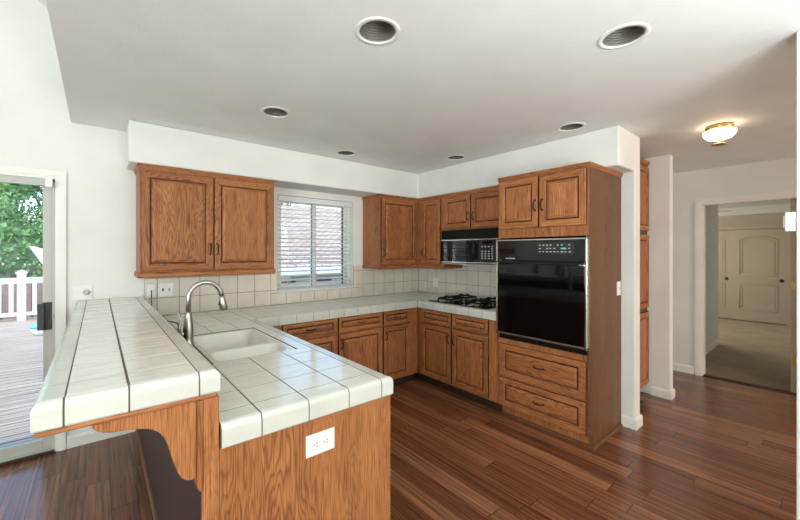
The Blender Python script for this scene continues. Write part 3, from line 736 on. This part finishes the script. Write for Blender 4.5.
b.box(px1-.0259, px1-.0145, py0+.0145, CYf+.014, CB+.004, CZ-.032); b.box(.302, px1-.026, py0+.0145, py0+.0199, CB+.004, CZ-.032)
b.box(.302, XR-.002, CYf+.0261, YB-.002, CB+.004, CZ-.0012); b.box(px1-.0144, CXf+.0144, CYf+.0145, CYf+.026, CB+.004, CZ-.032)
for r in sub((CXf+.026, XR-.002, OY1+.003, CYf+.026), CK): b.box(*r, CB+.004, CZ-.0012)
b.box(CXf+.0145, CXf+.0259, OY1+.003, CYf+.026, CB+.004, CZ-.032)
grout_edge(b, [(.302, py0), (px1, py0), (px1, CYf), (CXf, CYf), (CXf, OY1+.003)], CZ, CB); b.build('grout_bed', 'grout', ct)

# backsplash tiles
b = MB(); zj = [CZ+.001, 1.075, 1.243, 1.30]
xj = [.3012] + [.391+.1635*k for k in range(0, 19)] + [XR-.008]
hole = (WX0-.006, WX1+.004, WZ0-.004, 3)
for z0, z1 in zip(zj, zj[1:]):
    for x0, x1 in zip(xj, xj[1:]):
        zz = min(z1, 1.30 if x1 < WX0 or x0 > WX1-.3 else z1)
        for r in sub((x0, x1, z0, zz), hole): b.tile(r[0], r[1], YB-.008, YB-.0005, r[2], r[3], 'y', .0018)
for x0, x1, z0, z1 in sub((.302, XR-.001, CZ+.001, 1.299), (WX0-.006, WX1+.004, WZ0-.004, 3)): b.box(x0, x1, YB-.0065, YB-.0003, z0, z1, 1)
struct(b.build('wall_backsplash_back', ['splash', 'grout_l']))
b = MB()
yj = [YB-.008-.165*k for k in range(0, 11)][::-1]; yj[0] = OY1+.001
for z0, z1 in zip([CZ+.001, 1.075, 1.243, 1.40], [1.075, 1.243, 1.40]):
    for y0, y1 in zip(yj, yj[1:]):
        z1_ = min(z1, 1.292) if y1 > 2.83 else z1
        b.tile(XR-.008, XR-.0005, y0, y1, z0, z1_, 'x', .0018)
b.box(XR-.0065, XR-.0003, OY1+.001, YB-.009, CZ+.001, 1.299, 1)
struct(b.build('wall_backsplash_right', ['splash', 'grout_l']))

# ------------------------------------------------------------------ sink
sk = thing('kitchen_sink', 'off-white double bowl sink set into the peninsula counter', 'sink', (.64, 2.24, .72))
bm = bmesh.new()
def rrect(x0, x1, y0, y1, r, z, n=6):
    pts = []
    for cx, cy, a0 in ((x1-r, y1-r, 0), (x0+r, y1-r, 90), (x0+r, y0+r, 180), (x1-r, y0+r, 270)):
        for k in range(n+1):
            a = math.radians(a0+90*k/n); pts.append(bm.verts.new((cx+r*math.cos(a), cy+r*math.sin(a), z)))
    return pts
def edges_of(vs): return [bm.edges.new((vs[i], vs[(i+1) % len(vs)])) for i in range(len(vs))]
def bridge(a, c):
    n = len(a)
    for i in range(n): f = bm.faces.new((a[i], a[(i+1) % n], c[(i+1) % n], c[i])); f.smooth = True
rz = CZ-.004
sx0, sx1, sy0, sy1 = SK[0]+.002, SK[1]-.002, SK[2]+.002, SK[3]-.002
outer = rrect(sx0, sx1, sy0, sy1, .03, rz); E = edges_of(outer)
bowls = []
for (x0, x1, y0, y1, dep) in ((sx0+.022, sx1-.030, 2.135, sy1-.022, .19), (sx0+.022, sx1-.03, sy0+.022, 2.105, .15)):
    r0 = rrect(x0, x1, y0, y1, .055, rz); E += edges_of(r0); bowls.append((r0, x0, x1, y0, y1, dep))
bmesh.ops.triangle_fill(bm, use_beauty=True, use_dissolve=False, edges=E)
for r0, x0, x1, y0, y1, dep in bowls:
    prev = r0
    for i, dz in ((.004, .004), (.008, .012), (.018, dep*.6), (.03, dep-.03), (.045, dep-.008), (.07, dep)):
        r = rrect(x0+i, x1-i, y0+i, y1-i, max(.055-i*.3, .03), rz-dz); bridge(prev, r); prev = r
    f = bm.faces.new(prev); f.smooth = True
low = rrect(sx0, sx1, sy0, sy1, .03, rz-.012); bridge(outer, low)
b = MB(); b.bm.free(); b.bm = bm; b.build('basin', 'sink', sk, normals=True)
for yy_, dep in ((2.36, .19), (2.0, .15)):
    b = MB(); b.lathe((.63, yy_, rz-dep+.001), [(.042, 0), (.042, .002), (.034, .0035), (.03, .001), (.01, .001)], 24); b.build('drain', 'steel', sk)
# faucet
fc = thing('kitchen_faucet', 'brushed nickel gooseneck pull-down faucet beside the sink', 'faucet', (.403, 2.30, CZ))
fxp, fyp = .403, 2.30
b = MB(); b.lathe((fxp, fyp, CZ), [(.030, 0), (.030, .006), (.026, .010), (.027, .05), (.027, .10), (.022, .15), (.0155, .19), (.014, .20)], 24); b.build('base', 'steel', fc)
arc = [(fxp, fyp, CZ+.195), (fxp, fyp, 1.20)]
R = .089
for k in range(1, 15):
    a = math.pi-math.pi*.98*k/14; arc.append((fxp+R+R*math.cos(a), fyp, 1.20+R*math.sin(a)))
b = MB(); b.tube(arc, .0135, 14); b.build('spout', 'steel', fc)
e = Vector(arc[-1]); dr = (Vector(arc[-1])-Vector(arc[-2])).normalized()
b = MB(); b.tube([e, e+dr*.02, e+dr*.05, e+dr*.085, e+dr*.09], [.0145, .017, .020, .0215, .018], 16); b.build('spray_head', 'steel', fc)
b = MB(); c = e+dr*.045; b.tube([c+Vector((-.018, -.006, .012)), c+Vector((-.022, -.006, -.012))], .006, 8); b.build('spray_button', 'rubber', fc)
b = MB(); b.tube([(fxp-.018, fyp, CZ+.075), (fxp-.042, fyp+.004, CZ+.08)], .013, 12); b.tube([(fxp-.040, fyp+.004, CZ+.072), (fxp-.046, fyp+.006, CZ+.11), (fxp-.036, fyp+.006, CZ+.15), (fxp-.050, fyp+.008, CZ+.205)], [.010, .009, .006, .008], 10); b.build('lever', 'steel', fc)

# ------------------------------------------------------------------ cooktop
ck = thing('gas_cooktop', 'black gas cooktop with cast iron grates set in the counter below the microwave', 'cooktop', (3.11, 2.415, CZ))
b = MB(); b.box(2.856, 3.366, 2.034, 2.796, CZ+.0005, CZ+.010); b.build('glass_top', 'glassblack', ck, bev=.003)
for yy_ in (2.60, 2.23):
    for xx in (2.985, 3.235):
        b = MB(); b.lathe((xx, yy_, CZ+.010), [(.052, 0), (.052, .003), (.040, .006), (.038, .013), (.033, .016), (.033, .022), (.028, .025), (.005, .026)], 20); b.build('burner', 'chrome' if False else 'steel', ck)
        b = MB(); z = CZ+.046; s = .088
        for sx, sy in ((1, 1), (1, -1), (-1, -1), (-1, 1)):
            b.box(xx+sx*s-.005, xx+sx*s+.005, yy_+sy*s-.005, yy_+sy*s+.005, CZ+.0101, z)
        for sx in (-1, 1): b.box(xx+sx*s-.007, xx+sx*s+.007, yy_-s, yy_+s, z-.014, z); b.box(xx-s, xx+s, yy_+sx*s-.007, yy_+sx*s+.007, z-.014, z)
        for sx in (-1, 1):
            for (p, q) in ((s, .028),):
                b.tube([(xx+sx*p, yy_, z-.006), (xx+sx*(p+q)/2, yy_, z+.012), (xx+sx*q, yy_, z+.012)], .008, 6)
                b.tube([(xx, yy_+sx*p, z-.006), (xx, yy_+sx*(p+q)/2, z+.012), (xx, yy_+sx*q, z+.012)], .008, 6)
        b.build('grate', 'blackmat', ck)
for k in range(4):
    b = MB(); b.lathe((2.915+.125*k, 2.415, CZ+.010), [(.020, 0), (.019, .012), (.017, .024), (.004, .025)], 16); b.build('knob', 'blackmat', ck)

# ------------------------------------------------------------------ plates on walls
def plate(name, label, cat, fr, u0, u1, v0, v1):
    c = fr((u0+u1)/2, v0, 0); t = thing(name, label, cat, c)
    b = MB(); fb(b, fr, u0, u1, v0, v1, .0003, .006); b.build('cover_plate', 'plate', t, bev=.002); return t
def socket_pair(t, fr, cs, horiz, s=.017):
    for u, v in cs:
        b = MB(); c = fr(u, v, .006)
        ax = 'y' if fr(0, 0, 1).y != fr(0, 0, 0).y else 'x'
        b.lathe(c, [(s, 0), (s, .0015), (s*.9, .0022)], 20, ax); so = b.build('socket', 'plate', t)
        b = MB()
        for du, dv in (((-.006, .004), (.006, .004)) if not horiz else ((.004, .006), (.004, -.006))):
            if horiz: fb(b, fr, u+du-.0045, u+du+.0045, v+dv-.0011, v+dv+.0011, .0083, .0088)
            else: fb(b, fr, u+du-.0011, u+du+.0011, v+dv-.0045, v+dv+.0045, .0083, .0088)
        gu, gv = (u-.008, v) if horiz else (u, v-.008)
        fb(b, fr, gu-.002, gu+.002, gv-.002, gv+.002, .0083, .0088); b.build('slot', 'plate_dark', so)
fp = frame('y', (0, 1.212, 0))
t = plate('power_outlet', 'white double power outlet mounted sideways on the oak end panel of the peninsula', 'outlet', fp, .596, .716, .708, .788)
socket_pair(t, fp, ((.635, .748), (.677, .748)), True)
fs = frame('y', (0, YB-.008, 0)); fw_ = frame('y', (0, YB, 0))
t = plate('power_outlet', 'white outlet plate with black plug on the tiles nearest the breakfast bar', 'outlet', fs, .318, .378, 1.085, 1.20)
b = MB(); fb(b, fs, .335, .361, 1.10, 1.19, .006, .009); b.build('rocker', 'plate', t)
t = plate('light_switch', 'white double switch plate on the tiles under the left upper cabinet', 'switch', fs, .398, .512, 1.088, 1.20)
for u in (.432, .478):
    b = MB(); fb(b, fs, u-.006, u+.006, 1.132, 1.158, .006, .011); b.build('toggle', 'rubber' if u < .45 else 'print', t)
t = plate('light_switch', 'white wall plate with toggle and round dimmer knob above the breakfast bar', 'switch', fw_, -.149, -.033, 1.103, 1.213)
b = MB(); fb(b, fw_, -.126, -.112, 1.142, 1.176, .006, .008); fb(b, fw_, -.122, -.116, 1.154, 1.170, .008, .018); b.build('toggle', 'plate', t)
b = MB(); b.lathe(fw_(-.068, 1.158, .006), [(.022, 0), (.021, .010), (.014, .014), (.003, .015)], 20, 'y'); b.build('dimmer_knob', 'almond', t)
fq = frame('x', (XR-.008, 0, 0))
t = plate('power_outlet', 'small white outlet plate on the tiles left of the microwave', 'outlet', fq, -3.29, -3.215, 1.01, 1.125)
socket_pair(t, fq, ((-3.2525, 1.09), (-3.2525, 1.045)), False)
fz = frame('y', (0, OY0-.0015, 0))
t = plate('light_switch', 'white switch plate on the side of the tall oven cabinet', 'switch', fz, 3.355, 3.43, 1.105, 1.22)
b = MB(); fb(b, fz, 3.388, 3.397, 1.15, 1.175, .006, .013); b.build('toggle', 'plate', t)
b = MB(); b.box(2.415, 2.475, .1003, .134, 1.56, 1.645); b.box(2.425, 2.465, .134, .140, 1.575, 1.63)
tag(b.build('thermostat', 'plate', bev=.006), 'small white plastic box on the end of the right-hand wall', 'thermostat')
# cord on the counter
cpts = [(.348, YB-.02, 1.145), (.348, YB-.035, 1.12), (.350, YB-.03, 1.02), (.352, YB-.03, .945), (.36, 3.50, CZ+.004), (.40, 3.30, CZ+.004), (.47, 3.12, CZ+.004), (.455, 2.9, CZ+.004), (.41, 2.65, CZ+.004), (.36, 2.42, CZ+.004), (.335, 2.36, CZ+.004)]
b = MB(); b.tube(cpts, .0035, 8)
tag(b.build('charging_cable', 'rubber'), 'black power cord running from the tiled wall across the counter behind the faucet', 'cord')

# ------------------------------------------------------------------ ceiling lights
can_labels = ['large recessed ceiling light nearest above the peninsula, top centre of the photo',
 'large recessed ceiling light toward the hallway, top right of the photo',
 'recessed ceiling light in front of the left upper cabinet soffit',
 'small recessed ceiling light nearest above the window soffit',
 'small recessed ceiling light in front of the microwave cabinets',
 'recessed ceiling light in front of the oven cabinet soffit']
c0 = thing('recessed_light', can_labels[0], 'ceiling light', (*CANS[0], H), 'recessed ceiling lights')
x, y = CANS[0]
b = MB(); b.lathe((x, y, H), [(.080, .001), (.080, -.004), (.100, -.003), (.102, 0), (.101, .001)], 40, caps=False); b.build('trim_ring', 'white', c0)
b = MB(); pr = [(.0805, .001)]
for k in range(12): pr += [(.0795-k*.0022, .004+k*.011), (.0765-k*.0022, .008+k*.011)]
pr += [(.05, .14), (.001, .142)]
b.lathe((x, y, H), pr, 40, smooth=False, caps=False); b.build('baffle', 'baffle', c0)
b = MB(); b.lathe((x, y, H+.09), [(.001, -.012), (.03, -.008), (.044, .004), (.047, .02), (.03, .045), (.02, .05)], 24); b.build('bulb', 'bulb', c0)
for lab, (x, y) in zip(can_labels[1:], CANS[1:]):
    c = clone(c0, (x, y, H)); c['label'] = lab
fl = thing('flush_ceiling_light', 'lit hallway ceiling light with frosted glass dish and brass mount', 'ceiling light', (3.735, .545, H))
b = MB(); b.lathe((3.735, .545, H), [(.080, 0), (.084, -.014), (.080, -.030), (.07, -.038), (.03, -.042)], 32); b.build('brass_mount', 'brass', fl)
b = MB(); b.lathe((3.735, .545, H), [(.092, -.044), (.098, -.048), (.094, -.072), (.074, -.096), (.035, -.110), (.001, -.113), (.001, -.107), (.033, -.104), (.070, -.090), (.088, -.070)], 40); b.build('glass_dish', 'glow', fl)
b = MB(); b.lathe((3.735, .545, H), [(.006, -.108), (.007, -.130), (.036, -.138), (.048, -.144), (.044, -.152), (.001, -.155)], 32); b.build('finial', 'brass', fl)
# bedroom ceiling fan half hidden by the wall
fan = thing('ceiling_fan', 'pale ceiling fan blade seen through the doorway of the far room', 'ceiling fan', (9.35, 1.75, H))
b = MB(); b.lathe((9.35, 1.75, H), [(.06, 0), (.06, -.03), (.015, -.04), (.015, -.14), (.10, -.15), (.11, -.20), (.08, -.25), (.02, -.27)], 24); b.build('motor', 'hall_door', fan)
for k in range(4):
    a = math.radians(18+90*k); ca, sa = math.cos(a), math.sin(a); b = MB()
    b.prism([(.12, -.02), (.2, -.055), (.55, -.07), (.58, 0), (.55, .07), (.2, .055), (.12, .02)], lambda p, q, dd: (9.35+p*ca-q*sa, 1.75+p*sa+q*ca, H-.185+dd+q*.12), 0, .008)
    b.build('blade', 'hall_door', fan)

# ------------------------------------------------------------------ pantry cabinet in the hall
PY = 1.20; fpn = frame('y', (0, PY, 0)); PX0, PX1 = XR+.132, 4.436
pn = thing('pantry_cabinet', 'tall oak pantry cabinet in the recess past the wall end', 'cabinet', (4.0, 1.5, 0))
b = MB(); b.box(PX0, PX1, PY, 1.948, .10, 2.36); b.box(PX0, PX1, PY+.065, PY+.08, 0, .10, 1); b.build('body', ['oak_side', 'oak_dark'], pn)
for v0, v1 in ((.12, .86), (.90, 1.64), (1.68, 2.33)):
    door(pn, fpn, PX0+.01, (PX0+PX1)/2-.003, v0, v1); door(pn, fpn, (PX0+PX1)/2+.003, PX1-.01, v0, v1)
b = MB(); b.sweep([(PX0, PY), (PX1, PY)], prof([(0, 0), (.006, 0), (.010, .010), (.024, .020), (.028, .040), (0, .04)], 2.35)); b.build('crown_moulding', 'oak_h', pn)

# ------------------------------------------------------------------ outside
b = MB(); b.box(-40, 40, YB+.2, 60, -3.2, -3.0); struct(b.build('ground', 'ground'))
dk = thing('deck', 'weathered wooden deck of narrow boards outside the sliding door', 'deck', (-2, 7, -.2))
b = MB(); yy_ = YB+.13
while yy_ < 11.6:
    b.box(-6, .6, yy_, yy_+.125, -.09, -.06); yy_ += .143
b.build('boards', 'deck', dk)
b = MB()
for xx in (-5.5, -3.5, -1.5, .3): b.box(xx, xx+.08, YB+.15, 11.6, -.25, -.0901)
b.build('joists', 'bark', dk)
rl = thing('deck_railing', 'white painted railing along the far edge of the deck', 'railing', (-2, 11.4, -.06)); RY = 11.35; zf = -.06
b = MB(); b.box(-6, .6, RY-.045, RY+.045, zf+.90, zf+.95); b.box(-6, .6, RY-.02, RY+.02, zf+.82, zf+.899); b.build('top_rail', 'rail_white', rl, bev=.005)
b = MB(); b.box(-6, .6, RY-.02, RY+.02, zf+.10, zf+.18); b.build('bottom_rail', 'rail_white', rl)
for px in (-5.9, -4.0, -1.33, .5):
    b = MB(); b.box(px-.07, px+.07, RY-.07, RY+.07, zf, zf+1.04); b.box(px-.09, px+.09, RY-.09, RY+.09, zf+1.04, zf+1.07); b.prism([(-.09, 0), (.09, 0), (0, .06)], lambda a, c, dd, px=px: (px+a, RY+dd, zf+1.07+c), -.09, .09); b.build('post', 'rail_white', rl, bev=.006)
k = -5.75
while k < .45:
    if min(abs(k-q) for q in (-5.9, -4.0, -1.33, .5)) > .12: b = MB(); b.box(k-.035, k+.035, RY-.018, RY+.018, zf+.1801, zf+.8199); b.build('baluster', 'rail_white', rl)
    k += .185
fn = thing('garden_fence', 'reddish board fence standing beyond the white railing', 'fence', (-2, 14.0, -3))
for k in range(30):
    b = MB(); b.box(-8+k*.3, -8+k*.3+.26, 13.9, 13.94, -3, .62+.02*(k % 3)); b.build('board', 'fence', fn)
b = MB(); b.box(-8, 1, 13.941, 14.0, .1, .2); b.build('fence_rail', 'fence', fn)
# pale canopy over the neighbour's yard
cn = thing('shade_canopy', 'white pitched canopy rising just behind the deck railing', 'canopy', (-.72, 13, -3))
b = MB(); b.prism([(-1.35, 1.62), (.6, .95), (.6, .86), (-1.0, .95)], lambda a, c, dd: (a, dd, c), 12.6, 13.4); b.build('roof', 'rail_white', cn)
for xx in (-.9, .45):
    b = MB(); b.box(xx, xx+.07, 12.98, 13.05, -3, .94); b.build('post', 'rail_white', cn)
tb = thing('blue_oval', 'light blue and white rounded tub standing in for a mark on the door glass', 'tub', (-.77, 9.2, -.06))  # form added in place of a blue mark on the glass
b = MB(); b.lathe((-.77, 9.2, -.06), [(.13, 0), (.17, .03), (.19, .08), (.20, .13)], 28); b.build('oval_base', 'rail_white', tb)
b = MB(); b.lathe((-.77, 9.2, .07), [(.205, -.001), (.21, .02), (.205, .05), (.18, .06)], 28); b.build('oval_top', 'blue', tb)
# trees
def tree(loc, h, r, mat, label, seed, n=2600, ls=.16):
    rg = random.Random(seed); t = thing('leafy_tree', label, 'tree', loc, 'trees beyond the deck'); x, y, z = loc
    b = MB(); pts = [(x+rg.uniform(-.1, .1), y+rg.uniform(-.1, .1), z+h*.85*k/6) for k in range(7)]; b.tube(pts, [.2-.025*k for k in range(7)], 8)
    blobs = []
    for k in range(24):
        a = rg.uniform(0, 6.28); q = r*rg.uniform(.2, .75); zz = z+h*rg.uniform(.30, .95)
        c = Vector((x+q*math.cos(a), y+q*math.sin(a), zz)); blobs.append((c, r*rg.uniform(.28, .5)))
        b.tube([pts[3], (Vector(pts[3])+c)/2+Vector((0, 0, .2)), c], [.06, .04, .02], 5)
    b.build('trunk', 'bark', t)
    b = MB(); bm = b.bm
    for k in range(n):
        c, rr = rg.choice(blobs); dv = Vector((rg.gauss(0, 1), rg.gauss(0, 1), rg.gauss(0, .8))).normalized()
        p = c+dv*rr*rg.uniform(.7, 1.05); u = Vector((rg.gauss(0, 1), rg.gauss(0, 1), rg.gauss(0, 1))).normalized(); v = u.cross(dv+Vector((0, 0, .3))).normalized(); s = ls*rg.uniform(.6, 1.3)
        bm.faces.new([bm.verts.new(q) for q in (p-u*s, p+v*s*.5, p+u*s, p-v*s*.5)])
    b.build('foliage', mat, t, normals=False); return t
hg = thing('garden_hedge', 'dark green clipped hedge standing behind the reddish fence', 'hedge', (-3, 14.9, -3))
b = MB(); rg = random.Random(9)
for k in range(9000):
    c = Vector((rg.uniform(-7.5, 1.5), 14.75+rg.uniform(-.35, .35), rg.uniform(-1.2, 2.1+.25*math.sin(k*.37)))); u = Vector((rg.gauss(0, 1), rg.gauss(0, 1), rg.gauss(0, 1))).normalized(); v = u.cross(Vector((rg.gauss(0, 1), 1, .4))).normalized(); q = .11*rg.uniform(.6, 1.3)
    b.bm.faces.new([b.bm.verts.new(w) for w in (c-u*q, c+v*q*.5, c+u*q, c-v*q*.5)])
b.build('foliage', 'leaf_b', hg, normals=False)
b = MB(); b.box(-7.5, 1.5, 14.65, 14.85, -3, 1.0); b.build('stems', 'bark', hg)
tree((-3.7, 17.0, -3), 8.6, 1.9, 'leaf_a', 'light green leafy tree at the left edge of the patio door view', 1, 15000, .075)
tree((-1.1, 21.8, -3), 10.5, 1.9, 'leaf_b', 'darker green leafy tree seen beside the patio door stile', 2, 14000, .09)
tree((-3.6, 27.4, -3), 11.5, 2.4, 'leaf_b', 'mid green leafy tree farthest behind, between the two nearer ones', 3, 9000, .13)
tree((8.2, 20.6, -3), 9.4, 1.5, 'leaf_b', 'small green tree behind the shingled roof at the top left of the kitchen window', 4, 2600, .12)
# neighbour's house seen through the blind
hs = thing('neighbour_house', 'neighbouring house with pale shingled roof seen through the kitchen window', 'house', (10, 14, -3))
bm = bmesh.new(); uv = bm.loops.layers.uv.new('UVMap')
q = [(3.0, 10.2, .95), (17.0, 10.2, .95), (17.0, 16.5, 3.75), (3.0, 16.5, 3.75)]
vs = [bm.verts.new(p) for p in q]; vb = [bm.verts.new((p[0], p[1], p[2]-.15)) for p in q]
f = bm.faces.new(vs); sl = math.hypot(6.3, 2.6)
for lp, c in zip(f.loops, ((0, 0), (14, 0), (14, sl), (0, sl))): lp[uv].uv = c
bm.faces.new(vb[::-1])
for i in range(4): bm.faces.new((vs[i], vb[i], vb[(i+1) % 4], vs[(i+1) % 4]))
b = MB(); b.bm.free(); b.bm = bm; b.build('roof', 'shingle', hs, origin=(10, 13, 1))
b = MB(); b.box(3.3, 16.7, 10.7, 16.4, -3, 1.05); b.build('wall', 'stucco', hs)
b = MB(); b.box(2.95, 17.05, 10.1, 10.2, .74, .98); b.build('gutter', 'rail_white', hs, bev=.02)
b = MB(); b.tube([(5.4, 12.6, 1.85), (5.4, 12.6, 2.42)], .03, 10); b.tube([(5.28, 12.6, 2.42), (5.56, 12.6, 2.42)], .03, 8); b.build('vent_pipe', 'stucco', hs)
for k in range(5):
    b = MB(); x = 4.2+k*1.3; b.box(x, x+.7, 10.66, 10.705, -.1, .55); b.build('window', 'rubber', hs)
